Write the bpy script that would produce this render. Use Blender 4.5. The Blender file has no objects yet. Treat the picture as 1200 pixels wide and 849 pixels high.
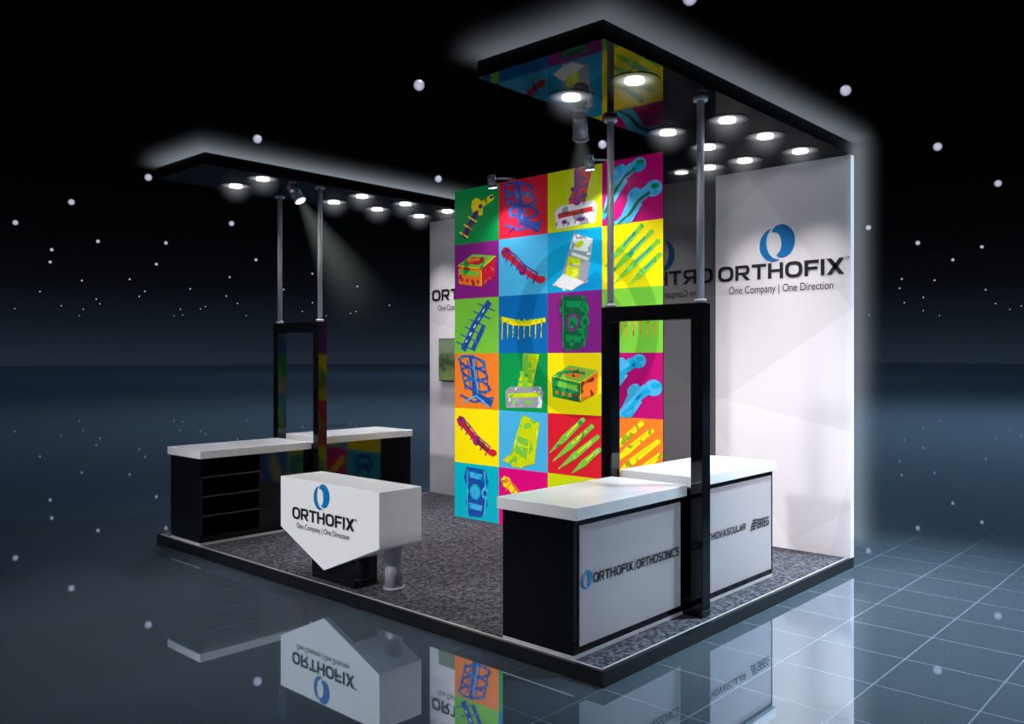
import bpy, bmesh, math, random
from mathutils import Vector, Matrix
random.seed(4)
S = bpy.context.scene
S.view_settings.view_transform = 'Standard'
COL = S.collection

# ------------------------------------------------------------ materials
def nmat(name):
    m = bpy.data.materials.new(name); m.use_nodes = True
    return m, m.node_tree, m.node_tree.nodes['Principled BSDF']
def mat(name, col, rough=.5, metal=0, ior=1.45, emit=None, es=0, coat=0):
    m, nt, p = nmat(name)
    p.inputs['Base Color'].default_value = (*col, 1)
    p.inputs['Roughness'].default_value = rough
    p.inputs['Metallic'].default_value = metal
    p.inputs['IOR'].default_value = ior
    p.inputs['Coat Weight'].default_value = coat
    if emit:
        p.inputs['Emission Color'].default_value = (*emit, 1)
        p.inputs['Emission Strength'].default_value = es
    return m
def srgb(r, g, b):
    f = lambda c: (c/255/12.92) if c/255 <= .04045 else ((c/255+.055)/1.055)**2.4
    return (f(r), f(g), f(b))
def flatgloss(name, base, refl, rough, fac):
    """dark lacquer with an even, low mirror reflection"""
    m, nt, p = nmat(name); nt.nodes.remove(p); out = nt.nodes['Material Output']
    d = nt.nodes.new('ShaderNodeBsdfDiffuse'); d.inputs['Color'].default_value = (*base, 1)
    g = nt.nodes.new('ShaderNodeBsdfGlossy'); g.inputs['Color'].default_value = (*refl, 1); g.inputs['Roughness'].default_value = rough
    mx = nt.nodes.new('ShaderNodeMixShader'); mx.inputs[0].default_value = fac
    nt.links.new(d.outputs[0], mx.inputs[1]); nt.links.new(g.outputs[0], mx.inputs[2]); nt.links.new(mx.outputs[0], out.inputs['Surface'])
    return m

M_black = mat('gloss_black', (.004, .004, .005), .07, ior=1.5)
M_canopy = flatgloss('canopy_gloss_black', (.003, .003, .004), (1, .98, .95), .03, .075)
M_side = mat('tower_side_gloss', (.004, .004, .005), .05, ior=1.75)
M_edge = mat('platform_edge_black', (.006, .006, .007), .3)
M_trim = mat('aluminium_trim', (.75, .75, .78), .35, .3)
M_white = mat('gloss_white_laminate', (.9, .9, .92), .18)
M_desk = mat('desk_white', (.92, .92, .94), .25)
M_grey = mat('grey_panel', srgb(188, 181, 185), .25)
M_steel = mat('brushed_steel', (.42, .42, .48), .45, .25)
M_lampgrey = mat('lamp_housing', (.3, .3, .34), .35, .6)
M_txt = mat('sign_black', (.012, .012, .014), .4)
M_blue = mat('sign_blue', srgb(0, 120, 190), .4)
M_bulb = mat('lamp_lens', (1, 1, 1), .4, emit=(1, .98, .95), es=8)

def wall_mat():
    m, nt, p = nmat('wall_white_facets')
    tc = nt.nodes.new('ShaderNodeTexCoord')
    L = nt.links.new
    prev = None
    sx = nt.nodes.new('ShaderNodeSeparateXYZ'); L(tc.outputs['Object'], sx.inputs[0])
    for (nx, nz, off, per) in ((.8, .6, .2, 1.9), (-.55, .83, .7, 1.6), (.97, -.25, .1, 2.3), (.2, .98, .5, 2.6)):
        a = nt.nodes.new('ShaderNodeMath'); a.operation = 'MULTIPLY'; a.inputs[1].default_value = nx/per; L(sx.outputs['X'], a.inputs[0])
        b = nt.nodes.new('ShaderNodeMath'); b.operation = 'MULTIPLY_ADD'; b.inputs[1].default_value = nz/per; L(sx.outputs['Z'], b.inputs[0]); L(a.outputs[0], b.inputs[2])
        c = nt.nodes.new('ShaderNodeMath'); c.operation = 'ADD'; c.inputs[1].default_value = off+10; L(b.outputs[0], c.inputs[0])
        f = nt.nodes.new('ShaderNodeMath'); f.operation = 'FRACT'; L(c.outputs[0], f.inputs[0])
        g = nt.nodes.new('ShaderNodeMath'); g.operation = 'MULTIPLY'; g.inputs[1].default_value = .06; L(f.outputs[0], g.inputs[0])
        if prev is not None:
            h = nt.nodes.new('ShaderNodeMath'); h.operation = 'ADD'; L(prev, h.inputs[0]); L(g.outputs[0], h.inputs[1]); prev = h.outputs[0]
        else: prev = g.outputs[0]
    h = nt.nodes.new('ShaderNodeMath'); h.operation = 'ADD'; h.inputs[1].default_value = .71; L(prev, h.inputs[0])
    c = nt.nodes.new('ShaderNodeCombineColor')
    h2 = nt.nodes.new('ShaderNodeMath'); h2.operation = 'MULTIPLY'; h2.inputs[1].default_value = .955; L(h.outputs[0], h2.inputs[0])
    L(h.outputs[0], c.inputs[0]); L(h2.outputs[0], c.inputs[1]); L(h.outputs[0], c.inputs[2])
    L(c.outputs[0], p.inputs['Base Color']); p.inputs['Roughness'].default_value = .3
    return m
M_wall = wall_mat()

def carpet_mat():
    m, nt, p = nmat('speckled_carpet')
    tc = nt.nodes.new('ShaderNodeTexCoord')
    n = nt.nodes.new('ShaderNodeTexNoise'); n.inputs['Scale'].default_value = 34; n.inputs['Detail'].default_value = 3
    cr = nt.nodes.new('ShaderNodeValToRGB')
    cr.color_ramp.elements[0].position = .42; cr.color_ramp.elements[0].color = (.012, .011, .018, 1)
    cr.color_ramp.elements[1].position = .66; cr.color_ramp.elements[1].color = (.15, .145, .18, 1)
    nt.links.new(tc.outputs['Object'], n.inputs['Vector'])
    nt.links.new(n.outputs['Fac'], cr.inputs[0]); nt.links.new(cr.outputs[0], p.inputs['Base Color'])
    p.inputs['Roughness'].default_value = .9
    return m
M_carpet = carpet_mat()

def floor_mat():
    m, nt, p = nmat('glossy_floor_tiles')
    nt.nodes.remove(p); out = nt.nodes['Material Output']
    tc = nt.nodes.new('ShaderNodeTexCoord')
    br = nt.nodes.new('ShaderNodeTexBrick'); br.offset = 0; br.squash = 1
    br.inputs['Scale'].default_value = 1; br.inputs['Brick Width'].default_value = .6; br.inputs['Row Height'].default_value = .6
    br.inputs['Mortar Size'].default_value = .005; br.inputs['Mortar Smooth'].default_value = .3
    base = (.10, .135, .17, 1)
    br.inputs['Color1'].default_value = base; br.inputs['Color2'].default_value = base
    br.inputs['Mortar'].default_value = (.34, .42, .5, 1)
    d = nt.nodes.new('ShaderNodeBsdfDiffuse')
    g = nt.nodes.new('ShaderNodeBsdfGlossy'); g.inputs['Roughness'].default_value = .02
    g.inputs['Color'].default_value = (.78, .90, 1, 1)
    fr = nt.nodes.new('ShaderNodeFresnel'); fr.inputs['IOR'].default_value = 1.4
    mr = nt.nodes.new('ShaderNodeMapRange'); mr.inputs[3].default_value = .42; mr.inputs[4].default_value = .8
    mx = nt.nodes.new('ShaderNodeMixShader')
    ds = nt.nodes.new('ShaderNodeVectorMath'); ds.operation = 'DISTANCE'; ds.inputs[1].default_value = (1.2, 3.0, 0)
    fd = nt.nodes.new('ShaderNodeMapRange'); fd.inputs[1].default_value = 1.5; fd.inputs[2].default_value = 6.0; fd.inputs[3].default_value = 0; fd.inputs[4].default_value = .97
    mc = nt.nodes.new('ShaderNodeMix'); mc.data_type = 'RGBA'; mc.inputs['B'].default_value = base
    L = nt.links.new
    L(tc.outputs['Object'], br.inputs['Vector']); L(tc.outputs['Object'], ds.inputs[0]); L(ds.outputs['Value'], fd.inputs[0])
    L(fd.outputs[0], mc.inputs['Factor']); L(br.outputs['Color'], mc.inputs['A']); L(mc.outputs['Result'], d.inputs['Color'])
    L(fr.outputs[0], mr.inputs[0]); L(mr.outputs[0], mx.inputs[0]); L(d.outputs[0], mx.inputs[1]); L(g.outputs[0], mx.inputs[2])
    L(mx.outputs[0], out.inputs['Surface'])
    return m
M_floor = floor_mat()

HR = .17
def halo_mat():  # painted glow halo round each bulb, emission fading outward
    m, nt, p = nmat('downlight_halo')
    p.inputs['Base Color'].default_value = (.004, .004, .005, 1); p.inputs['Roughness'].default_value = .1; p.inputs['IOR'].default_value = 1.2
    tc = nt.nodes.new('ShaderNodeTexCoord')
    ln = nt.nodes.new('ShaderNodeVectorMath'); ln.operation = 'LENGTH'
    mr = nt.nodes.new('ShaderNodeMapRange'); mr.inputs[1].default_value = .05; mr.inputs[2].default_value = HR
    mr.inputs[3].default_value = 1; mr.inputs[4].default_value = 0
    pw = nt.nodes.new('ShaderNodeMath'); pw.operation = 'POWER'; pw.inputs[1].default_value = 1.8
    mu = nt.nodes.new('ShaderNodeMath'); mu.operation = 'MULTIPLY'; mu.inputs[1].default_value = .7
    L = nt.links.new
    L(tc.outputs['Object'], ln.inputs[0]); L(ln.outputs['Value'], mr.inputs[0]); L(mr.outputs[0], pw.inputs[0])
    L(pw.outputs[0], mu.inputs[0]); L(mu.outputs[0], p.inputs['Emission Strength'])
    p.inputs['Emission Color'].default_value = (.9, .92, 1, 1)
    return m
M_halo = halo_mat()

def falloff_glow(name, R, strength, col=(.75, .9, 1), power=2.0, half=(0, 0, 0)):
    """painted glow: emission-only volume fading with distance from a box of half-size 'half' about the object's origin"""
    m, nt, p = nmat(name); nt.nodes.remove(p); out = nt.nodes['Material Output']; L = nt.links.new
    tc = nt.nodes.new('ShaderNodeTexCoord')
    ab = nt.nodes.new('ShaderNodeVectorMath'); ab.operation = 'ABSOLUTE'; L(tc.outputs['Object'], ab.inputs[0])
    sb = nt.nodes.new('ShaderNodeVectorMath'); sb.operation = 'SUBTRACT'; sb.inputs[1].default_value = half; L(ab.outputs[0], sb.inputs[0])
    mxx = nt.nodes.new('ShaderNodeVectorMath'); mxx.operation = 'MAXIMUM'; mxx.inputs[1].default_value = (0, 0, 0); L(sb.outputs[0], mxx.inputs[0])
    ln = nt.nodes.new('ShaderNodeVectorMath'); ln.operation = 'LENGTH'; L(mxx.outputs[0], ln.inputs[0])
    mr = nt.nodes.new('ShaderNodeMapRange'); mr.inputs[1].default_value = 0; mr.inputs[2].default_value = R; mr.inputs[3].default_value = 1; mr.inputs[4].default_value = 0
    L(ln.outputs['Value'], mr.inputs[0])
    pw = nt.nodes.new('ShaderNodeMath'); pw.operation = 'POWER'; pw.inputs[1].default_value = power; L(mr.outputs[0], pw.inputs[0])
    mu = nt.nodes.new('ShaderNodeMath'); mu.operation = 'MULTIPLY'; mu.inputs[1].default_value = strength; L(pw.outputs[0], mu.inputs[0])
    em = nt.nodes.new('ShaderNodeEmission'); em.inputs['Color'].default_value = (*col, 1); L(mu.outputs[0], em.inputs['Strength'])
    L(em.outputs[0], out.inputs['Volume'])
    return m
def beam_mat(name, R, strength, col, BL, R0):  # emission volume that paints the visible beam of a spot lamp
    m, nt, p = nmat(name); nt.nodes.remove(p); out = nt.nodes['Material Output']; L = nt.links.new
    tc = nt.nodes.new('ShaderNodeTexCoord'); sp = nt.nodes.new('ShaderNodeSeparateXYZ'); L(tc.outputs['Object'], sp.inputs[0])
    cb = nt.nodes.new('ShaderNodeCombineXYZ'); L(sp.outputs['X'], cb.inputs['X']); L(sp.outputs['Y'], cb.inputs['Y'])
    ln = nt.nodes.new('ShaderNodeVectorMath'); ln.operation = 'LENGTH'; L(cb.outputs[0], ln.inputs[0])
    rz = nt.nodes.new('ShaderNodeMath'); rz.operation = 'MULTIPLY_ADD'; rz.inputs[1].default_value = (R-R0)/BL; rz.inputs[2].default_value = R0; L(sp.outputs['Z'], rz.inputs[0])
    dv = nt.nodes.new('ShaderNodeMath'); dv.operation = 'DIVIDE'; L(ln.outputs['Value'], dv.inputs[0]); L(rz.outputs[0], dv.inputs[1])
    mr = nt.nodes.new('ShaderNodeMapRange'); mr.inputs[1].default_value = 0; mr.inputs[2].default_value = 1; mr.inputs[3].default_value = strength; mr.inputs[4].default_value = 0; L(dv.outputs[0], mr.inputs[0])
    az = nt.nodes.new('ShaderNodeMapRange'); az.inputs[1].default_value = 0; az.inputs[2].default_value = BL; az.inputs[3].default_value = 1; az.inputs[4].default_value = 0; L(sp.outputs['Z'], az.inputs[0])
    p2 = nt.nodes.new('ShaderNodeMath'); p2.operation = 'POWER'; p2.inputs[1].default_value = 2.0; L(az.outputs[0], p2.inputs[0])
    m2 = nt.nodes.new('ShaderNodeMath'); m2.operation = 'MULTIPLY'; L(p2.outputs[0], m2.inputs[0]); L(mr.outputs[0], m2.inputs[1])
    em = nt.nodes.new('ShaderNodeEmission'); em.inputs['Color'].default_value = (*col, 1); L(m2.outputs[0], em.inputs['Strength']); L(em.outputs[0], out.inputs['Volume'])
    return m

# ------------------------------------------------------------ helpers  (a = metres left of front corner, b = metres back)
def P(a, b, z): return Vector((-a, b, z))
def empty(name):
    o = bpy.data.objects.new(name, None); COL.objects.link(o); o.empty_display_size = .2; return o
def addmesh(name, verts, faces, m, parent=None, bevel=0, smooth=False):
    me = bpy.data.meshes.new(name); me.from_pydata([tuple(v) for v in verts], [], faces)
    bm = bmesh.new(); bm.from_mesh(me); bmesh.ops.recalc_face_normals(bm, faces=bm.faces); bm.to_mesh(me); bm.free()
    me.materials.append(m)
    o = bpy.data.objects.new(name, me); COL.objects.link(o)
    if parent: o.parent = parent
    if smooth:
        for p in me.polygons: p.use_smooth = True
    if bevel:
        b = o.modifiers.new('bevel', 'BEVEL'); b.width = bevel; b.segments = 2; b.limit_method = 'ANGLE'
    return o
def box(name, a0, a1, b0, b1, z0, z1, m, parent=None, bevel=0, origin=None):
    og = Vector(origin) if origin is not None else Vector((0, 0, 0))
    v = [P(a, b, z)-og for z in (z0, z1) for a, b in ((a0, b0), (a1, b0), (a1, b1), (a0, b1))]
    f = [(0, 1, 2, 3), (4, 5, 6, 7), (0, 1, 5, 4), (1, 2, 6, 5), (2, 3, 7, 6), (3, 0, 4, 7)]
    o = addmesh(name, v, f, m, parent, bevel); o.location = og; return o
def prism(name, poly_ab, z0, z1, m, parent=None):
    n = len(poly_ab)
    v = [P(a, b, z0) for a, b in poly_ab] + [P(a, b, z1) for a, b in poly_ab]
    f = [tuple(range(n)), tuple(range(n, 2*n))] + [(i, (i+1) % n, (i+1) % n+n, i+n) for i in range(n)]
    return addmesh(name, v, f, m, parent)
def cyl(name, p0, p1, r0, m, parent=None, r1=None, seg=28, bevel=0):
    p0 = Vector(p0); p1 = Vector(p1); r1 = r0 if r1 is None else r1
    d = (p1-p0).normalized(); q = d.to_track_quat('Z', 'Y'); v = []
    for p, r in ((p0, r0), (p1, r1)):
        for i in range(seg):
            t = 2*math.pi*i/seg; v.append(p + q @ Vector((r*math.cos(t), r*math.sin(t), 0)))
    f = [tuple(range(seg)), tuple(range(seg, 2*seg))]+[(i, (i+1) % seg, (i+1) % seg+seg, i+seg) for i in range(seg)]
    o = addmesh(name, v, f, m, parent, bevel)
    for p in o.data.polygons:
        if len(p.vertices) == 4: p.use_smooth = True
    return o

def flat(name, polys, m, parent, z=0):
    v = []; f = []
    for pl in polys:
        k = len(v); v += [(x, y, z) for x, y in pl]; f.append(tuple(range(k, k+len(pl))))
    me = bpy.data.meshes.new(name); me.from_pydata(v, [], f); me.materials.append(m)
    bm = bmesh.new(); bm.from_mesh(me)
    for fc in bm.faces:
        fc.normal_update()
        if fc.normal.z < 0: fc.normal_flip()
    bm.to_mesh(me); bm.free()
    o = bpy.data.objects.new(name, me); COL.objects.link(o); o.parent = parent; return o
def text(name, body, x0, x1, y0, y1, m, parent, bold=.0, z=.004, shear=0):
    cu = bpy.data.curves.new(name, 'FONT'); cu.body = body; cu.size = 1; cu.offset = bold; cu.resolution_u = 4; cu.shear = shear
    cu.space_character = 1+bold*1.6
    tmp = bpy.data.objects.new(name+'_tmp', cu); COL.objects.link(tmp)
    bpy.context.view_layer.update()
    me = bpy.data.meshes.new_from_object(tmp.evaluated_get(bpy.context.evaluated_depsgraph_get()))
    bpy.data.objects.remove(tmp)
    xs = [v.co.x for v in me.vertices]; ys = [v.co.y for v in me.vertices]
    sx = (x1-x0)/(max(xs)-min(xs)); sy = (y1-y0)/(max(ys)-min(ys)); mx, my = min(xs), min(ys)
    for v in me.vertices: v.co = ((v.co.x-mx)*sx+x0, (v.co.y-my)*sy+y0, z)
    me.materials.clear(); me.materials.append(m)
    o = bpy.data.objects.new(name, me); COL.objects.link(o); o.parent = parent; return o
def ell(cx, cy, rx, ry, n=40, rot=0, t0=0, t1=2*math.pi):
    c, s = math.cos(rot), math.sin(rot); r = []
    for i in range(n):
        t = t0+(t1-t0)*i/n; x = rx*math.cos(t); y = ry*math.sin(t); r.append((cx+c*x-s*y, cy+s*x+c*y))
    return r

# wide squared display lettering -------------------------------------------------
def RC(x0, y0, x1, y1): return [[(x0, y0), (x1, y0), (x1, y1), (x0, y1)]]
def sup(cx, cy, rx, ry, t, e):
    c, s = math.cos(t), math.sin(t)
    return (cx+rx*math.copysign(abs(c)**(2/e), c), cy+ry*math.copysign(abs(s)**(2/e), s))
def arc(cx, cy, rx, ry, ix, iy, d0, d1, n=28, e=2.7):
    r = []
    for i in range(n):
        a, b = math.radians(d0+(d1-d0)*i/n), math.radians(d0+(d1-d0)*(i+1)/n)
        r.append([sup(cx, cy, rx, ry, a, e), sup(cx, cy, rx, ry, b, e), sup(cx, cy, ix, iy, b, e), sup(cx, cy, ix, iy, a, e)])
    return r
T_, H_ = .26, .19
GL = {
 'O': (1.25, arc(.625, .5, .625, .51, .36, .32, 0, 360, 48)),
 'R': (1.15, RC(0, 0, T_, 1)+RC(T_, .81, .75, 1)+RC(T_, .36, .75, .54)+arc(.75, .68, .36, .32, .11, .135, 90, -90)+[[(.46, .38), (.78, .38), (1.17, 0), (.84, 0)]]),
 'T': (1.1, RC(0, .8, 1.1, 1)+RC(.42, 0, .68, .82)),
 'H': (1.12, RC(0, 0, T_, 1)+RC(1.12-T_, 0, 1.12, 1)+RC(T_, .41, 1.12-T_, .6)),
 'F': (1.0, RC(0, 0, T_, 1)+RC(T_, .81, 1, 1)+RC(T_, .39, .92, .58)),
 'I': (.26, RC(0, 0, T_, 1)),
 'X': (1.2, [[(0, 1), (.34, 1), (1.2, 0), (.86, 0)], [(.86, 1), (1.2, 1), (.34, 0), (0, 0)]]),
 'N': (1.12, RC(0, 0, T_, 1)+RC(1.12-T_, 0, 1.12, 1)+[[(0, 1), (.34, 1), (1.12, 0), (.78, 0)]]),
 'S': (1.08, arc(.32, .74, .32, .26, .08, .08, 90, 270)+RC(.32, .82, 1.02, 1)+RC(.32, .40, .76, .60)+arc(.76, .30, .32, .30, .08, .11, 90, -90)+RC(.04, 0, .76, .19)),
 'C': (1.12, arc(.6, .5, .6, .51, .34, .32, 42, 318, 40)),
 'A': (1.25, [[(0, 0), (.3, 0), (.77, 1), (.48, 1)], [(.95, 0), (1.25, 0), (.77, 1), (.48, 1)]]+RC(.3, .2, .95, .37)),
 'V': (1.2, [[(0, 1), (.3, 1), (.75, 0), (.45, 0)], [(.9, 1), (1.2, 1), (.75, 0), (.45, 0)]]),
 'U': (1.12, RC(0, .4, T_, 1)+RC(1.12-T_, .4, 1.12, 1)+arc(.56, .42, .56, .43, .30, .23, 180, 360)),
 'L': (.92, RC(0, 0, T_, 1)+RC(T_, 0, .92, .2)),
 'B': (1.12, RC(0, 0, T_, 1)+RC(T_, .82, .75, 1)+RC(T_, .42, .75, .59)+RC(T_, 0, .75, .18)+arc(.75, .71, .33, .29, .1, .11, 90, -90)+arc(.75, .29, .37, .3, .12, .12, 90, -90)),
 'E': (1.0, RC(0, 0, T_, 1)+RC(T_, .82, 1, 1)+RC(T_, .41, .95, .59)+RC(T_, 0, 1, .18)),
 'G': (1.18, arc(.6, .5, .6, .51, .34, .32, 42, 340, 40)+RC(.62, .36, 1.16, .54)+RC(.92, .1, 1.16, .4)),
}
def wide(name, body, x0, x1, y0, y1, m, parent, z=.004, shear=0):
    polys = []; x = 0
    for ch in body:
        w, pl = GL[ch]
        for q in pl: polys.append([(px+x+shear*py, py) for px, py in q])
        x += w+.13
    x -= .13
    sx = (x1-x0)/(x+shear); h = y1-y0
    return flat(name, [[(x0+px*sx, y0+py*h) for px, py in q] for q in polys], m, parent, z)

def strokepoly(pts, w):
    up = []; dn = []
    for i, (x, y) in enumerate(pts):
        x0, y0 = pts[max(0, i-1)]; x1, y1 = pts[min(len(pts)-1, i+1)]
        l = math.hypot(x1-x0, y1-y0) or 1; nx, ny = -(y1-y0)/l, (x1-x0)/l
        up.append((x+nx*w[i], y+ny*w[i])); dn.append((x-nx*w[i], y-ny*w[i]))
    return [[up[i], dn[i], dn[i+1], up[i+1]] for i in range(len(pts)-1)]
def logo(parent, cx, cy, r):
    n = 30; big = []; wb = []; sm = []; ws = []
    for i in range(n+1):
        t = i/n; a = math.radians(125-222*t); big.append((cx+r*.62*math.cos(a)+r*.12, cy+r*.76*math.sin(a)+r*.06)); wb.append(r*(.02+.40*math.sin(math.pi*t)**.75))
        a = math.radians(285-175*t); sm.append((cx+r*.80*math.cos(a)-r*.02, cy+r*.95*math.sin(a)-r*.03)); ws.append(r*(.015+.21*math.sin(math.pi*t)))
    flat('logo_crescent', strokepoly(big, wb), M_blue, parent, .003)
    flat('logo_crescent', strokepoly(sm, ws), M_blue, parent, .0035)
def sign_front(name, a, b, z, parent=None):
    e = empty(name); e.rotation_euler = (math.pi/2, 0, 0); e.location = P(a, b, z)
    if parent: e.parent = parent
    return e
def sign_right(name, a, b, z, parent=None):
    e = empty(name); e.rotation_euler = (math.pi/2, 0, math.pi/2); e.location = P(a, b, z)
    if parent: e.parent = parent
    return e

W, D = 6.05, 4.1
ZP = .10
# ------------------------------------------------------------ hall floor
addmesh('floor', [(-240, -60, 0), (240, -60, 0), (240, 380, 0), (-240, 380, 0)], [(0, 1, 2, 3)], M_floor)

# ------------------------------------------------------------ platform
pl = empty('exhibition_platform')
box('base', 0, W, 0, D, .002, .088, M_edge, pl)
box('carpet', .035, W-.035, .035, D-.02, .088, ZP, M_carpet, pl)
box('trim_front', 0, W, 0, .035, .088, ZP+.003, M_edge, pl)
box('trim_right', 0, .035, .035, D, .088, ZP+.003, M_edge, pl)
box('trim_left', W-.035, W, .035, D, .088, ZP+.003, M_edge, pl)
box('inlay_front', .03, W-.03, .028, .04, ZP+.003, ZP+.006, M_trim, pl)
box('inlay_right', .028, .04, .03, D, ZP+.003, ZP+.006, M_trim, pl)
box('inlay_left', W-.04, W-.028, .03, D, ZP+.003, ZP+.006, M_trim, pl)

# ------------------------------------------------------------ back wall
WB = 4.02
box('wall_back', .0, W, WB, D, ZP+.001, 4.01, M_wall)
def wall_sign(name, aL):
    e = sign_front(name, aL, WB-.002, 2.86)
    wide('company_name', 'ORTHOFIX', 0, 1.36, 0, .16, M_txt, e)
    text('tagline', 'One Company | One Direction', .13, 1.25, -.165, -.06, M_txt, e, bold=.0)
    flat('trademark', arc(1.39, .155, .016, .016, .010, .010, 0, 360, 20, 2), M_txt, e, .004)
    logo(e, .66, .36, .175)
wall_sign('wall_sign', 1.42)
wall_sign('wall_sign', 6.0)

# monitor
mo = empty('wall_monitor')
box('bezel', 4.75, 5.80, WB-.06, WB-.003, 1.72, 2.32, M_black, mo, .005)
m, nt, p = nmat('landscape_screen')
tc = nt.nodes.new('ShaderNodeTexCoord'); sp = nt.nodes.new('ShaderNodeSeparateXYZ')
nz = nt.nodes.new('ShaderNodeTexNoise'); nz.inputs['Scale'].default_value = 14
ad = nt.nodes.new('ShaderNodeMath'); ad.operation = 'MULTIPLY_ADD'; ad.inputs[1].default_value = .55
cr = nt.nodes.new('ShaderNodeValToRGB'); e = cr.color_ramp.elements
e[0].position = .3; e[0].color = (.16, .2, .06, 1); e[1].position = 1.0; e[1].color = (.16, .22, .14, 1)
x = e.new(.55); x.color = (.10, .14, .04, 1); x = e.new(.62); x.color = (.015, .035, .01, 1); x = e.new(.85); x.color = (.05, .09, .03, 1)
nt.links.new(tc.outputs['Generated'], sp.inputs[0]); nt.links.new(tc.outputs['Object'], nz.inputs['Vector'])
nt.links.new(nz.outputs['Fac'], ad.inputs[0]); nt.links.new(sp.outputs['Z'], ad.inputs[2])
nt.links.new(ad.outputs[0], cr.inputs[0]); nt.links.new(cr.outputs[0], p.inputs['Emission Color'])
p.inputs['Emission Strength'].default_value = .8; p.inputs['Base Color'].default_value = (.02, .02, .02, 1)
box('screen', 4.76, 5.79, WB-.064, WB-.061, 1.73, 2.31, m, mo)

# ------------------------------------------------------------ graphic tower
TA0, TA1, TB, TZ = 1.45, 4.43, 2.97, 4.09
tw = empty('graphic_tower')
box('tower_core', TA0, TA1, TB+.012, WB-.003, ZP+.001, TZ-.005, M_side, tw)
CO = {'green': (0, 150, 75), 'crim': (205, 25, 55), 'lime': (200, 215, 0), 'mag': (185, 0, 110), 'purp': (135, 30, 130),
      'lblue': (70, 175, 225), 'cyan': (0, 160, 215), 'yel': (250, 228, 0), 'lgreen': (120, 195, 60), 'blue': (0, 105, 180),
      'oran': (238, 125, 35), 'red': (215, 25, 45), 'teal': (0, 178, 198), 'pink': (220, 0, 120), 'white': (225, 228, 232),
      'dkblue': (25, 75, 160), 'dkpur': (85, 30, 110), 'dkgreen': (20, 95, 60), 'grey': (150, 150, 165), 'skin': (150, 215, 235),
      'olive': (150, 165, 20), 'rust': (140, 40, 30)}
names = list(CO)
gm = []
for k in names:
    c = srgb(*CO[k]); gm.append(mat('graphic_'+k, c, .35, emit=c, es=.2))  # slight self-emission added so the tiles look evenly lit
pair = {'yel': 'olive', 'lime': 'lgreen', 'white': 'grey', 'dkblue': 'blue', 'cyan': 'blue', 'lblue': 'cyan', 'crim': 'rust', 'purp': 'dkpur',
        'green': 'dkgreen', 'lgreen': 'green', 'oran': 'rust', 'dkgreen': 'green', 'pink': 'purp', 'blue': 'dkblue', 'red': 'rust', 'dkpur': 'purp', 'grey': 'white'}
for k in names:
    c = srgb(*CO[k]); c2 = srgb(*CO[pair.get(k, k)])
    m, nt, p = nmat('picture_'+k)
    tc = nt.nodes.new('ShaderNodeTexCoord'); nz = nt.nodes.new('ShaderNodeTexNoise'); nz.inputs['Scale'].default_value = 7
    nz.inputs['Detail'].default_value = 2; nz.inputs['Distortion'].default_value = .6
    cr = nt.nodes.new('ShaderNodeValToRGB'); cr.color_ramp.interpolation = 'CONSTANT'; el = cr.color_ramp.elements
    el[0].position = 0; el[0].color = (*c2, 1); el[1].position = .40; el[1].color = (*c, 1)
    x = el.new(.66); x.color = tuple(min(1, v*1.15+.06) for v in c)+(1,)
    nt.links.new(tc.outputs['Object'], nz.inputs['Vector']); nt.links.new(nz.outputs['Fac'], cr.inputs[0])
    nt.links.new(cr.outputs[0], p.inputs['Base Color']); nt.links.new(cr.outputs[0], p.inputs['Emission Color'])
    p.inputs['Emission Strength'].default_value = .2; p.inputs['Roughness'].default_value = .35  # self-emission added to the pictures as on the tiles
    gm.append(m)
GV = []; GF = []; GI = []
tw_ = (TA1-TA0)/4; th_ = (TZ-ZP-.002)/6
def gpoly(r, c, pts, col, lay):
    k = len(GV)
    for u, v in pts:
        u = min(max(u, 0), 1); v = min(max(v, 0), 1)
        GV.append((-TA1+(c+u)*tw_, TB-.0015*lay, TZ-(r+1-v)*th_))
    GF.append(tuple(range(k, k+len(pts)))); GI.append(names.index(col)+(len(names) if lay > 0 else 0))
def gstroke(r, c, pts, w, col, lay, w2=None):
    n = len(pts)
    for i in range(n-1):
        (x0, y0), (x1, y1) = pts[i], pts[i+1]
        wa = w if w2 is None else w+(w2-w)*i/(n-1); wb = w if w2 is None else w+(w2-w)*(i+1)/(n-1)
        l = math.hypot(x1-x0, y1-y0) or 1; nx, ny = -(y1-y0)/l/2, (x1-x0)/l/2
        gpoly(r, c, [(x0+nx*wa, y0+ny*wa), (x0-nx*wa, y0-ny*wa), (x1-nx*wb, y1-ny*wb), (x1+nx*wb, y1+ny*wb)], col, lay+.02*i)
        if 0 < i: gpoly(r, c, ell(x0, y0, wa/2, wa/2, 12), col, lay+.02*i+.01)
def gell(r, c, cx, cy, rx, ry, col, lay, rot=0): gpoly(r, c, ell(cx, cy, rx, ry, 24, rot), col, lay)

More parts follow.
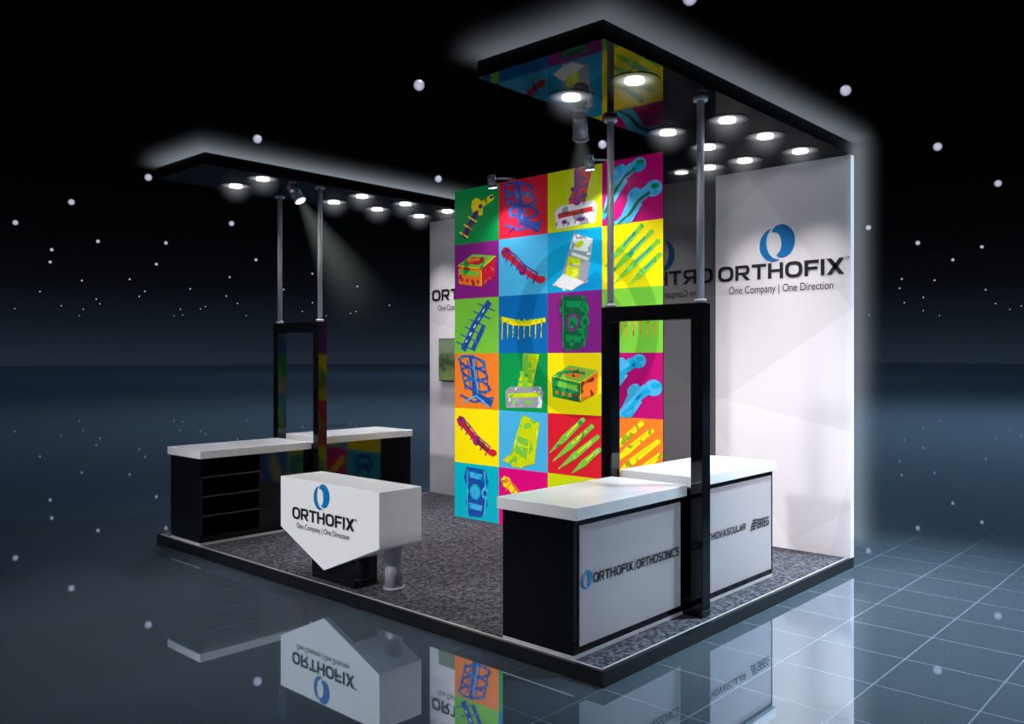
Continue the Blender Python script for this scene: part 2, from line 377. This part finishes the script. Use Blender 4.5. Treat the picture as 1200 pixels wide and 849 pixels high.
def bones(r, c, c1, c2):
    for i, (ox, oy, k) in enumerate(((-.12, .12, .9), (.12, -.28, 1.05))):
        L_ = 2+i*3
        gstroke(r, c, [(.1+ox, .0+oy), (.3+ox, .35+oy), (.45+ox, .6+oy)], .15*k, c1, L_, .26)
        gstroke(r, c, [(.42+ox, .58+oy), (.62+ox, .72+oy), (.72+ox, .74+oy)], .17, c1, L_+.3)
        gell(r, c, .74+ox, .75+oy, .13*k, .12*k, c1, L_+.6); gell(r, c, .42+ox, .7+oy, .12, .09, c1, L_+.65, .8)
        gstroke(r, c, [(.16+ox, .08+oy), (.36+ox, .42+oy), (.5+ox, .6+oy), (.68+ox, .7+oy)], .05, c2, L_+.9)
        gell(r, c, .76+ox, .78+oy, .06, .04, c2, L_+1.2)
def pins(r, c, c1, c2):
    for i, (bx, by, ex, ey) in enumerate(((.04, .34, .66, .92), (.1, .2, .82, .82), (.2, .08, .92, .66), (.46, .04, .95, .46))):
        mx, my = bx+(ex-bx)*.45, by+(ey-by)*.45
        gstroke(r, c, [(mx, my), (ex, ey)], .11, c1, 2+i*.5, .07)
        gstroke(r, c, [(bx, by), (mx, my)], .012, c1, 2.1+i*.5, .11)
        gstroke(r, c, [(mx+.04, my+.04), (ex-.1, ey-.07)], .022, c2, 2.3+i*.5)
        gell(r, c, ex, ey, .045, .04, c1, 2.35+i*.5)
def box3(r, c, c1, c2, c3):
    gpoly(r, c, [(.08, .62), (.42, .8), (.93, .72), (.62, .52)], c1, 2)
    gpoly(r, c, [(.08, .62), (.62, .52), (.62, .2), (.1, .28)], c2, 2.1)
    gpoly(r, c, [(.62, .52), (.93, .72), (.92, .36), (.62, .2)], c3, 2.2)
    gpoly(r, c, [(.14, .55), (.56, .47), (.56, .38), (.14, .46)], c1, 2.4)
    for i in range(4): gell(r, c, .18+.12*i, .35-.02*i, .035, .035, c3, 2.5)
    gpoly(r, c, [(.24, .65), (.44, .75), (.76, .7), (.56, .59)], c3, 2.5)
    gstroke(r, c, [(.3, .68), (.5, .7), (.7, .67)], .05, c2, 2.6)
    gstroke(r, c, [(.08, .62), (.62, .52), (.93, .72)], .015, 'yel', 2.7); gstroke(r, c, [(.62, .52), (.62, .2)], .015, 'yel', 2.75)
def arm(r, c, c1, c2):
    gstroke(r, c, [(.08, .82), (.3, .62), (.5, .44), (.72, .3), (.9, .2)], .12, c1, 2, .09)
    gstroke(r, c, [(.1, .7), (.3, .66), (.42, .5)], .06, c1, 2.1)
    gell(r, c, .16, .76, .1, .09, c1, 2.3); gell(r, c, .5, .43, .08, .09, c2, 2.4); gell(r, c, .86, .24, .1, .06, c1, 2.35)
    gstroke(r, c, [(.14, .84), (.35, .7), (.55, .5), (.82, .34)], .025, c2, 2.6)
    for i in range(6):
        x = .2+.11*i; y = .68-.085*i; gstroke(r, c, [(x-.05, y-.08), (x+.05, y+.08)], .025, c2, 2.8+i*.05)
    gell(r, c, .16, .77, .05, .04, c2, 2.9); gell(r, c, .5, .43, .04, .05, c1, 2.9)
def wrist(r, c, c1, c2):
    # wrist fixator rising to the upper right
    gstroke(r, c, [(.2, .12), (.38, .36), (.55, .6)], .13, c2, 2, .11); gstroke(r, c, [(.4, .62), (.6, .66), (.88, .78)], .14, c1, 2.3, .1)
    gstroke(r, c, [(.46, .78), (.6, .6), (.6, .48)], .1, c1, 2.5); gell(r, c, .5, .72, .1, .08, c1, 2.6)
    for i in range(3):
        x = .22+.1*i; y = .16+.13*i; gstroke(r, c, [(x-.1, y+.07), (x+.1, y-.05)], .03, c1, 2.7+.1*i)
    gell(r, c, .6, .64, .045, .04, c2, 3); gell(r, c, .84, .77, .04, .03, c2, 3)
def rods(r, c, c1, c2):
    gstroke(r, c, [(.2, .06), (.45, .5), (.8, .92)], .12, c1, 2); gstroke(r, c, [(.42, .06), (.68, .5)], .09, c1, 2.2)
    gstroke(r, c, [(.26, .2), (.72, .84)], .025, c2, 2.4)
    for i in range(6):
        t = i/5; x = .22+.5*t; y = .15+.68*t; gstroke(r, c, [(x-.18, y+.07), (x+.2, y-.08)], .022, c1, 2.6+.05*i); gell(r, c, x, y, .055, .045, c1, 3.0)
def rail(r, c, c1, c2):
    gstroke(r, c, [(.04, .62), (.3, .52), (.6, .5), (.96, .56)], .075, c1, 2); gstroke(r, c, [(.1, .63), (.5, .54), (.9, .58)], .02, c2, 2.3)
    for i in range(8):
        x = .08+.115*i; gstroke(r, c, [(x, .56), (x-.01, .24+.02*(i % 3))], .018, c1, 2.4+.04*i); gell(r, c, x, .55, .03, .035, c2, 2.8)
def brace(r, c, c1, c2, bgc):
    gpoly(r, c, [(.28, .94), (.7, .92), (.78, .7), (.70, .52), (.76, .3), (.62, .06), (.34, .04), (.26, .3), (.34, .5), (.22, .72)], c1, 2)
    gell(r, c, .48, .5, .12, .14, bgc, 2.3); gell(r, c, .48, .5, .085, .10, c2, 2.4)
    for y in (.80, .24):
        gpoly(r, c, [(.34, y+.06), (.64, y+.03), (.62, y-.07), (.36, y-.05)], c2, 2.5)
    gell(r, c, .7, .5, .08, .1, c2, 2.6); gell(r, c, .7, .5, .04, .05, c1, 2.65)
    gstroke(r, c, [(.68, .9), (.73, .5), (.68, .1)], .035, c2, 2.55); gstroke(r, c, [(.3, .9), (.3, .5), (.3, .1)], .025, c2, 2.55)
def boot(r, c, c1, c2, c3):
    gpoly(r, c, [(.52, 1), (.84, .98), (.74, .6), (.7, .4), (.42, .36), (.4, .5), (.5, .7)], c1, 2)
    gpoly(r, c, [(.14, .34), (.24, .42), (.86, .44), (.92, .34), (.88, .08), (.16, .05)], c3, 2.2)
    gpoly(r, c, [(.2, .3), (.84, .34), (.83, .26), (.2, .22)], c1, 2.3)
    gpoly(r, c, [(.5, .97), (.62, 1), (.6, .62), (.5, .5)], c2, 2.4)
    gstroke(r, c, [(.44, .66), (.76, .7)], .06, c2, 2.6); gstroke(r, c, [(.4, .5), (.74, .53)], .05, c2, 2.6)
    gell(r, c, .64, .8, .05, .06, c2, 2.8); gell(r, c, .56, .44, .07, .05, c2, 2.8); gell(r, c, .32, .15, .05, .035, c2, 2.8); gell(r, c, .62, .16, .08, .035, c2, 2.8)
def plaster(r, c, c1, c2, c3):
    gpoly(r, c, [(.5, .95), (.84, .82), (.74, .12), (.3, .02), (.22, .14)], c1, 2)
    gpoly(r, c, [(.5, .95), (.84, .82), (.8, .6), (.44, .7)], c2, 2.2)
    gpoly(r, c, [(.3, .1), (.4, .58), (.62, .52), (.56, .1)], c3, 2.3); gpoly(r, c, [(.08, .12), (.3, .3), (.7, .14), (.46, .02)], c2, 2.5)
    gstroke(r, c, [(.46, .62), (.76, .5)], .05, c2, 2.6); gstroke(r, c, [(.42, .44), (.7, .36)], .04, c1, 2.6); gell(r, c, .6, .76, .08, .05, c3, 2.6, .4)
def frame(r, c, c1, c2):
    for i, y in enumerate((.84, .64, .42)):
        o = ell(.4+.06*i, y, .29, .1, 16, -.2); gstroke(r, c, o+[o[0]], .04, c1, 2+i*.4)
        for k in range(0, 16, 2): gell(r, c, o[k][0], o[k][1], .032, .032, c1, 3.3)
    for x0, x1 in ((.12, .26), (.3, .38), (.5, .58), (.68, .78)):
        gstroke(r, c, [(x0, .88), (x1, .34)], .025, c1, 3.4)
    gstroke(r, c, [(.38, .97), (.46, .5), (.48, .26), (.85, .1)], .1, c1, 3.5, .14)
    gstroke(r, c, [(.42, .9), (.5, .5), (.54, .28)], .025, c2, 3.8)
    gstroke(r, c, [(.14, .24), (.45, .12), (.9, .22)], .04, c1, 3.7); gstroke(r, c, [(.2, .1), (.5, .24), (.8, .05)], .03, c2, 3.75)
G = [['green', 'crim', 'lime', 'mag'], ['purp', 'lblue', 'cyan', 'yel'], ['lgreen', 'blue', 'purp', 'lgreen'],
     ['oran', 'green', 'yel', 'mag'], ['yel', 'lblue', 'red', 'oran'], ['teal', 'pink', 'lime', 'blue']]
for r in range(6):
    for c in range(4): gpoly(r, c, [(0, 0), (1, 0), (1, 1), (0, 1)], G[r][c], 0)
wrist(0, 0, 'yel', 'dkpur'); frame(0, 1, 'dkblue', 'dkpur'); boot(0, 2, 'red', 'purp', 'white'); bones(0, 3, 'lblue', 'dkgreen')
box3(1, 0, 'lgreen', 'oran', 'crim'); arm(1, 1, 'crim', 'dkpur'); plaster(1, 2, 'grey', 'white', 'lime'); pins(1, 3, 'lgreen', 'blue')
rods(2, 0, 'dkblue', 'white'); rail(2, 1, 'yel', 'lime'); brace(2, 2, 'dkgreen', 'green', 'purp'); rail(2, 3, 'oran', 'red')
frame(3, 0, 'dkblue', 'lblue'); boot(3, 1, 'lime', 'lgreen', 'grey'); box3(3, 2, 'lgreen', 'green', 'oran'); bones(3, 3, 'lblue', 'cyan')
arm(4, 0, 'crim', 'purp'); plaster(4, 1, 'lime', 'lime', 'lgreen'); pins(4, 2, 'lgreen', 'yel'); pins(4, 3, 'yel', 'lime')
brace(5, 0, 'dkblue', 'lblue', 'teal'); arm(5, 1, 'yel', 'oran'); box3(5, 2, 'green', 'lgreen', 'blue'); rods(5, 3, 'yel', 'white')
me = bpy.data.meshes.new('tile_graphics'); me.from_pydata(GV, [], GF)
for m_ in gm: me.materials.append(m_)
for p_, i in zip(me.polygons, GI): p_.material_index = i
bm = bmesh.new(); bm.from_mesh(me)
for fc in bm.faces:
    fc.normal_update()
    if fc.normal.y > 0: fc.normal_flip()
bm.to_mesh(me); bm.free()
o = bpy.data.objects.new('tile_graphics', me); COL.objects.link(o); o.parent = tw
def tint(name, col):
    m, nt, p = nmat(name); out = nt.nodes['Material Output']
    t = nt.nodes.new('ShaderNodeBsdfTransparent'); t.inputs[0].default_value = (*col, 1); nt.nodes.remove(p)
    nt.links.new(t.outputs[0], out.inputs['Surface']); return m
e = sign_front('ring_overlay', 2.45, TB-.014, 2.35, tw)
def ring(cx, cy, r0, r1, n=64):
    res = []
    for i in range(n):
        t0 = 2*math.pi*i/n; t1 = 2*math.pi*(i+1)/n
        res.append([(cx+r*math.cos(t), cy+r*math.sin(t)) for r, t in ((r0, t0), (r1, t0), (r1, t1), (r0, t1))])
    return res
flat('ring', ring(0, 0, .72, .96), tint('tint_ring', (.76, .82, .82)), e, 0)
flat('wedge', [[(-.2, -.7), (.25, -.5), (.62, .1), (.2, .62), (-.35, .3)]], tint('tint_wedge', (.82, .82, .88)), e, .001)

# ------------------------------------------------------------ lamps
def lamp(name, pos, tgt, r=.055, ln=.17, mount=None, power=60, size=70, col=(1, .96, .9), beam=None):
    e = empty(name); pos = Vector(pos); tgt = Vector(tgt); d = (tgt-pos).normalized()
    cyl('housing', pos-d*ln*.5, pos+d*ln*.5, r, M_lampgrey, e)
    cyl('rim', pos+d*(ln*.5-.002), pos+d*(ln*.5+.015), r*1.12, M_steel, e)
    cyl('lens', pos+d*(ln*.5+.0155), pos+d*(ln*.5+.018), r*.9, M_bulb, e)
    if mount is not None:
        cyl('arm', Vector(mount), pos-d*ln*.2, .012, M_steel, e)
        cyl('mount_plate', Vector(mount), Vector(mount)+Vector((0, 0, -.02)), .04, M_steel, e)
    l = bpy.data.lights.new('spot_light', 'SPOT'); l.energy = power; l.spot_size = math.radians(size); l.spot_blend = .8
    l.shadow_soft_size = .04; l.color = col
    lo = bpy.data.objects.new('spot_light', l); COL.objects.link(lo); lo.location = pos+d*(ln*.5+.03)
    lo.rotation_euler = d.to_track_quat('-Z', 'Y').to_euler(); lo.parent = e
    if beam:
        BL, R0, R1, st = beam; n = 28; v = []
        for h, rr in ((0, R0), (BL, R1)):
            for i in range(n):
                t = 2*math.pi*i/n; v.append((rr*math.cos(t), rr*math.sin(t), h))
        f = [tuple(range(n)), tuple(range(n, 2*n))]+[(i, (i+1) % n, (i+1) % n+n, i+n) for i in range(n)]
        o = addmesh('beam_glow', v, f, beam_mat('beam_glow', R1, st, (.8, 1, .92), BL, R0), e)
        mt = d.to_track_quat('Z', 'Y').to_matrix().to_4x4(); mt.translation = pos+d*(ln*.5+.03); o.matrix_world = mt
    return e
for a in (3.50, 2.13):
    lamp('tower_lamp', P(a, 2.66, 4.04), P(a, 2.95, 2.4), .05, .13, mount=P(a, 3.0, 4.11), power=38, size=110)

# ------------------------------------------------------------ canopies
CZ0, CZ1 = 4.012, 4.13
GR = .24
M_glow = falloff_glow('lamp_glow', GR, 1.5, (.9, .93, 1), 2.4)  # added glow volume under each downlight, imitates its bloom
def downlight(parent, a, b, power=25, size=120):
    z = CZ0
    seg = 40
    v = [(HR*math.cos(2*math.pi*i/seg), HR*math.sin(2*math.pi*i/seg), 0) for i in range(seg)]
    o = addmesh('halo_disc', v, [tuple(range(seg))[::-1]], M_halo, parent); o.location = P(a, b, z-.004)
    cyl('bulb', P(a, b, z-.006), P(a, b, z-.018), .07, M_bulb, parent)
    v = []; f = []; n = 20; k = 6
    for j in range(k):
        ph = math.pi/2*j/k
        for i in range(n):
            t = 2*math.pi*i/n; v.append((GR*math.cos(ph)*math.cos(t), GR*math.cos(ph)*math.sin(t), -GR*math.sin(ph)))
    v.append((0, 0, -GR)); f.append(tuple(range(n)))
    for j in range(k-1):
        for i in range(n): f.append((j*n+i, j*n+(i+1) % n, (j+1)*n+(i+1) % n, (j+1)*n+i))
    for i in range(n): f.append(((k-1)*n+i, (k-1)*n+(i+1) % n, len(v)-1))
    o = addmesh('lamp_glow', v, f, M_glow, parent); o.location = P(a, b, z-.0055)
    l = bpy.data.lights.new('downlight_beam', 'SPOT'); l.energy = power; l.spot_size = math.radians(size); l.spot_blend = .8
    l.shadow_soft_size = .06; l.color = (1, .97, .97)
    lo = bpy.data.objects.new('downlight_beam', l); COL.objects.link(lo); lo.location = P(a, b, z-.03); lo.parent = parent
cr_ = empty('lighting_canopy')
prism('canopy_slab', [(0, 0), (1.09, 0), (1.09, 2.99), (TA0-.004, 2.99), (TA0-.004, D), (0, D)], CZ0, CZ1, M_canopy, cr_)
cl_ = empty('lighting_canopy')
prism('canopy_slab', [(4.98, 0), (W, 0), (W, D), (4.98, D)], CZ0, CZ1, M_canopy, cl_)
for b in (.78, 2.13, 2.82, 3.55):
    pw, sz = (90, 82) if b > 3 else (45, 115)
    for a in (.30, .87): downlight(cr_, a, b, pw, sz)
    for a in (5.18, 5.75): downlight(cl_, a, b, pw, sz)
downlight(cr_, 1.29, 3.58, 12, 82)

# outer glow painted along canopy rims and wall edge by added emission volumes
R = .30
glow_root = empty('outer_glow')
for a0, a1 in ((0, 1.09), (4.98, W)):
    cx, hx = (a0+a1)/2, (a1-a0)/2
    mh = falloff_glow('rim_glow_volume', R, .52, (.78, .9, 1), 3.0, (hx, D/2, .02))
    box('rim_glow', a0-R, a1+R, -R, D+R, CZ1+.004, CZ1+R+.02, mh, glow_root, origin=P(cx, D/2, CZ1))
mh = falloff_glow('wall_edge_glow_volume', R, .9, (.78, .9, 1), 2.8, (.02, .05, 1.85))  # added emission volume painting a glow beside the wall end
box('wall_edge_glow', -R, -.004, D-.05-R, D+R, .2, CZ1+.1, mh, glow_root, origin=P(0, D-.05, 2.2))

lamp('canopy_spot_lamp', P(1.05, 1.12, 3.89), P(2.3, 2.97, 2.0), .06, .2, mount=P(1.02, 1.10, CZ0), power=150, size=75, beam=(1.1, .05, .36, .5))
lamp('canopy_spot_lamp', P(5.06, 1.12, 3.89), P(3.3, 1.9, .9), .06, .2, mount=P(5.09, 1.10, CZ0), power=200, size=75, beam=(1.7, .05, .5, .7))

# ------------------------------------------------------------ portal frames
def portal(name, a0, a1):
    e = empty(name); t = .10; b0, b1 = 1.375, 1.495; zt = 2.455
    v = []
    outer = [(a0, ZP+.002), (a1, ZP+.002), (a1, zt), (a0, zt)]; inner = [(a0+t, ZP+.1), (a1-t, ZP+.1), (a1-t, zt-.12), (a0+t, zt-.12)]
    for b in (b0, b1):
        for a, z in outer+inner: v.append(P(a, b, z))
    f = []
    for i in range(4):
        j = (i+1) % 4
        f += [(i, j, j+4, i+4), (8+i, 8+j, 12+j, 12+i), (i, j, 8+j, 8+i), (4+i, 4+j, 12+j, 12+i)]
    addmesh('frame', v, f, M_black, e, .004)
    for a in (a0+.05, a1-.05):
        cyl('pole', P(a, 1.435, zt), P(a, 1.435, CZ0), .028, M_steel, e)
        cyl('top_flange', P(a, 1.435, CZ0-.035), P(a, 1.435, CZ0-.001), .055, M_steel, e)
        cyl('bottom_flange', P(a, 1.435, zt+.001), P(a, 1.435, zt+.03), .045, M_steel, e)
portal('portal_frame', .10, 1.03)
portal('portal_frame', 5.00, 5.93)

# ------------------------------------------------------------ counters
M_shelf = mat('shelf_edge_grey', (.06, .06, .07), .4)
def counter(name, a_open, a_closed, b0, b1, zt, brand=None, z_top_th=.085, shelf_to=None):
    e = empty(name); lo, hi = min(a_open, a_closed), max(a_open, a_closed)
    zb = ZP+.03; zu = zt-z_top_th; t = .03
    box('plinth', lo+.0, hi-.0, b0+.0, b1-.0, ZP+.002, zb, M_trim, e)
    box('base_board', lo, hi, b0, b1, zb, zb+.06, M_black, e)
    s = 1 if a_closed > a_open else -1
    c0, c1 = sorted((a_closed, a_closed-s*t)); i0, i1 = sorted((a_open, a_closed-s*t))
    box('front_board', c0, c1, b0, b1, zb+.06, zu, M_black, e)
    box('end_board', i0, i1, b0, b0+t, zb+.06, zu, M_black, e)
    box('end_board', i0, i1, b1-t, b1, zb+.06, zu, M_black, e)
    sp = shelf_to if shelf_to else b1-t
    if shelf_to: box('cupboard', i0, i1, shelf_to, b1-t, zb+.06, zu, M_black, e)
    for k in range(1, 4):
        z = zb+.06+k*(zu-zb-.06)/4
        box('shelf', i0, i1, b0+t, sp, z, z+.02, M_black, e)
        x0, x1 = sorted((a_open, a_open-s*.004))
        box('shelf_edge', x0, x1, b0+t, sp, z+.004, z+.014, M_shelf, e)
    box('worktop', lo-.04, hi+.04, b0-.02, b1+.0, zu+.001, zt, M_white, e, .006)
    if brand:
        x = a_closed-.012 if s < 0 else a_closed+.012
        xx0, xx1 = sorted((a_closed, x)); box('brand_panel', xx0, xx1, b0+.05, b1-.05, zb+.05, zu-.04, M_grey, e, .002)
        sg = sign_right('brand_text', x-.001, b0, 0, e)
        brand(sg)
    return e
def brand1(e):
    logo(e, .12, .60, .055)
    wide('brand_name', 'ORTHOFIX', .19, .65, .565, .63, M_txt, e)
    flat('divider', RC(.668, .55, .673, .65), M_txt, e, .004)
    wide('brand_name', 'ORTHOSONICS', .69, 1.25, .565, .63, M_txt, e)
def brand2(e):
    wide('brand_name', 'ORTHOVASCULAR', .09, .84, .60, .655, M_txt, e)
    for i in range(4):
        x = .92+.012*i; y = .575+.024*i
        flat('mark', [[(x, y), (x+.09, y), (x+.098, y+.015), (x+.008, y+.015)]], M_txt, e, .004)
    wide('brand_name', 'BREG', 1.05, 1.28, .575, .655, M_txt, e, shear=.15)
counter('display_counter', .88, .262, .035, 1.365, 1.085, brand1)
counter('display_counter', .88, .262, 1.505, 2.88, 1.13, brand2)
counter('display_counter', 5.15, 5.79, .035, 1.365, 1.085, None, shelf_to=.72)
counter('display_counter', 5.15, 5.79, 1.505, 2.88, 1.13, None, shelf_to=1.6)

# ------------------------------------------------------------ reception desk
rd = empty('reception_desk')
A0, A1, B0, B1 = 2.27, 3.70, .067, .52
pts = [(A0, .96), (A1, .96), (A1, .50), ((A0+A1)/2+.04, .205), (A0, .50)]
n = 5
v = [P(a, B0, z) for a, z in pts]+[P(a, B1, z) for a, z in pts]
addmesh('desk_body', v, [(0, 1, 2, 3, 4), (5, 6, 7, 8, 9)]+[(i, (i+1) % n, (i+1) % n+n, i+n) for i in range(n)], M_desk, rd, .006)
box('pedestal', 2.66, 3.28, .12, .36, ZP+.002, .42, M_black, rd, .004)
cyl('leg_post', P(2.44, .36, ZP+.002), P(2.44, .36, .46), .075, M_steel, rd)
cyl('leg_foot', P(2.44, .36, ZP+.001), P(2.44, .36, ZP+.02), .09, M_steel, rd)
e = sign_front('desk_sign', A1, B0-.002, .5, rd)
wide('company_name', 'ORTHOFIX', .20, 1.11, .10, .205, M_txt, e)
flat('trademark', arc(1.13, .2, .012, .012, .007, .007, 0, 360, 16, 2), M_txt, e, .004)
text('tagline', 'One Company | One Direction', .27, 1.04, .005, .07, M_txt, e)
logo(e, .64, .335, .105)

# ------------------------------------------------------------ hall ceiling lamps (one object)
CX, CY, CH = 3.105, -4.229, 2.04
RX, RY, FX, FY = .738, .675, -.675, .738
pts = [(-1.70, 15.5, 1), (6.23, 15.8, 1), (-5.8, 19.3, 1), (10.06, 20, 1), (13.9, 24.2, 1), (-2.05, 23.6, 1), (2.12, 19.8, 1), (-10.05, 23.4, 1), (-14.1, 27.1, 1),
       (-18.3, 31.2, 1), (-10.4, 31.4, 1), (13.65, 32.4, 1), (17.6, 36.7, 1), (2.47, 11.75, 1), (-17.7, 36.2, .8), (-21.2, 39, .8), (-15, 36.7, .8), (-18.9, 45, .8), (21.1, 38, .8),
       (22.4, 43, .8), (-24, 44, .8), (-13, 43, .8)]
for i in range(6):
    for j in range(16):
        z = 52+i*9+random.uniform(-3, 3); x = (j-7.5)*6.5+random.uniform(-2.6, 2.6)
        if abs(x) > 9: pts.append((x, z, .62))
bm = bmesh.new()
for X, Z, k in pts:
    X *= 1.72; Z *= 1.72
    loc = (CX+X*RX+Z*FX, CY+X*RY+Z*FY, CH+8.6)
    bmesh.ops.create_icosphere(bm, subdivisions=2, radius=.18*k, matrix=Matrix.Translation(loc))
me = bpy.data.meshes.new('hall_ceiling_lamps'); bm.to_mesh(me); bm.free()
for p_ in me.polygons: p_.use_smooth = True
m, nt, p = nmat('hall_lamp_glass')
lw = nt.nodes.new('ShaderNodeLayerWeight'); lw.inputs[0].default_value = .5
mr = nt.nodes.new('ShaderNodeMapRange'); mr.inputs[3].default_value = .75; mr.inputs[4].default_value = .05
nt.links.new(lw.outputs['Facing'], mr.inputs[0]); nt.links.new(mr.outputs[0], p.inputs['Emission Strength'])
p.inputs['Emission Color'].default_value = (.66, .66, .85, 1); p.inputs['Base Color'].default_value = (.05, .05, .06, 1)
me.materials.append(m)
COL.objects.link(bpy.data.objects.new('hall_ceiling_lamps', me))

# ------------------------------------------------------------ lights
def spot(name, loc, tgt, power, size, col, blend=1, soft=.5):
    l = bpy.data.lights.new(name, 'SPOT'); l.energy = power; l.spot_size = math.radians(size); l.spot_blend = blend
    l.shadow_soft_size = soft; l.color = col
    o = bpy.data.objects.new(name, l); COL.objects.link(o); o.location = loc
    o.rotation_euler = (Vector(tgt)-Vector(loc)).to_track_quat('-Z', 'Y').to_euler(); return o
spot('hall_key_spot', (-3.5, -9, 6.0), (-3, 0.5, 0.8), 3000, 42, (1, .98, .99))
spot('counter_fill_spot', (9, 1, 5), (0, 2, .8), 600, 45, (1, .97, 1))  # unseen fill lamp, added to brighten the counter panels
spot('wall_fill_spot', (4.0, -1.0, 4.3), (-.6, 4, .7), 1500, 32, (1, .98, 1))  # unseen fill lamp, added to brighten the lower back wall
spot('floor_fill_spot', (3.2, 5, 12), (1.0, 3.0, 0), 11000, 34, (.66, .86, 1))  # unseen lamp added to brighten the floor right of the stand
spot('floor_fill_spot', (-16, 16, 22), (-20, 22, 0), 26000, 150, (.65, .8, 1))  # this and the next two: unseen lamps added to lift the far floor
spot('floor_fill_spot', (6, 26, 20), (8, 28, 0), 42000, 150, (.5, .76, 1))
spot('floor_fill_spot', (-60, 70, 50), (-60, 70, 0), 70000, 170, (.5, .7, 1))
sl = bpy.data.lights.new('ambient_fill_sun', 'SUN'); sl.energy = .1; sl.color = (.45, .68, 1); sl.angle = .5  # weak blue fill added to lift the whole floor, no real source
so = bpy.data.objects.new('ambient_fill_sun', sl); COL.objects.link(so); so.rotation_euler = (.3, .2, 0); so.location = (0, 20, 30)

# ------------------------------------------------------------ world
w = bpy.data.worlds.new('hall_dark'); S.world = w; w.use_nodes = True; nt = w.node_tree
bg = nt.nodes['Background']; tc = nt.nodes.new('ShaderNodeTexCoord'); sp = nt.nodes.new('ShaderNodeSeparateXYZ')
cr = nt.nodes.new('ShaderNodeValToRGB'); e = cr.color_ramp.elements
e[0].position = 0; e[0].color = (.0125, .020, .031, 1); e[1].position = .2; e[1].color = (.0003, .0003, .0004, 1)
x = e.new(.035); x.color = (.0068, .0102, .0155, 1); x = e.new(.08); x.color = (.0022, .003, .0045, 1); x = e.new(.13); x.color = (.0008, .001, .0014, 1)
nt.links.new(tc.outputs['Generated'], sp.inputs[0]); nt.links.new(sp.outputs['Z'], cr.inputs[0]); nt.links.new(cr.outputs[0], bg.inputs[0])
bg.inputs[1].default_value = 1

# ------------------------------------------------------------ camera
cam = bpy.data.cameras.new('camera'); cam.sensor_width = 36; cam.sensor_fit = 'HORIZONTAL'; cam.lens = 29.76; cam.shift_y = -.00375
cam.clip_end = 700
co = bpy.data.objects.new('camera', cam); COL.objects.link(co)
co.location = (CX, CY, CH); co.rotation_euler = (math.pi/2, 0, math.radians(42.44))
S.camera = co
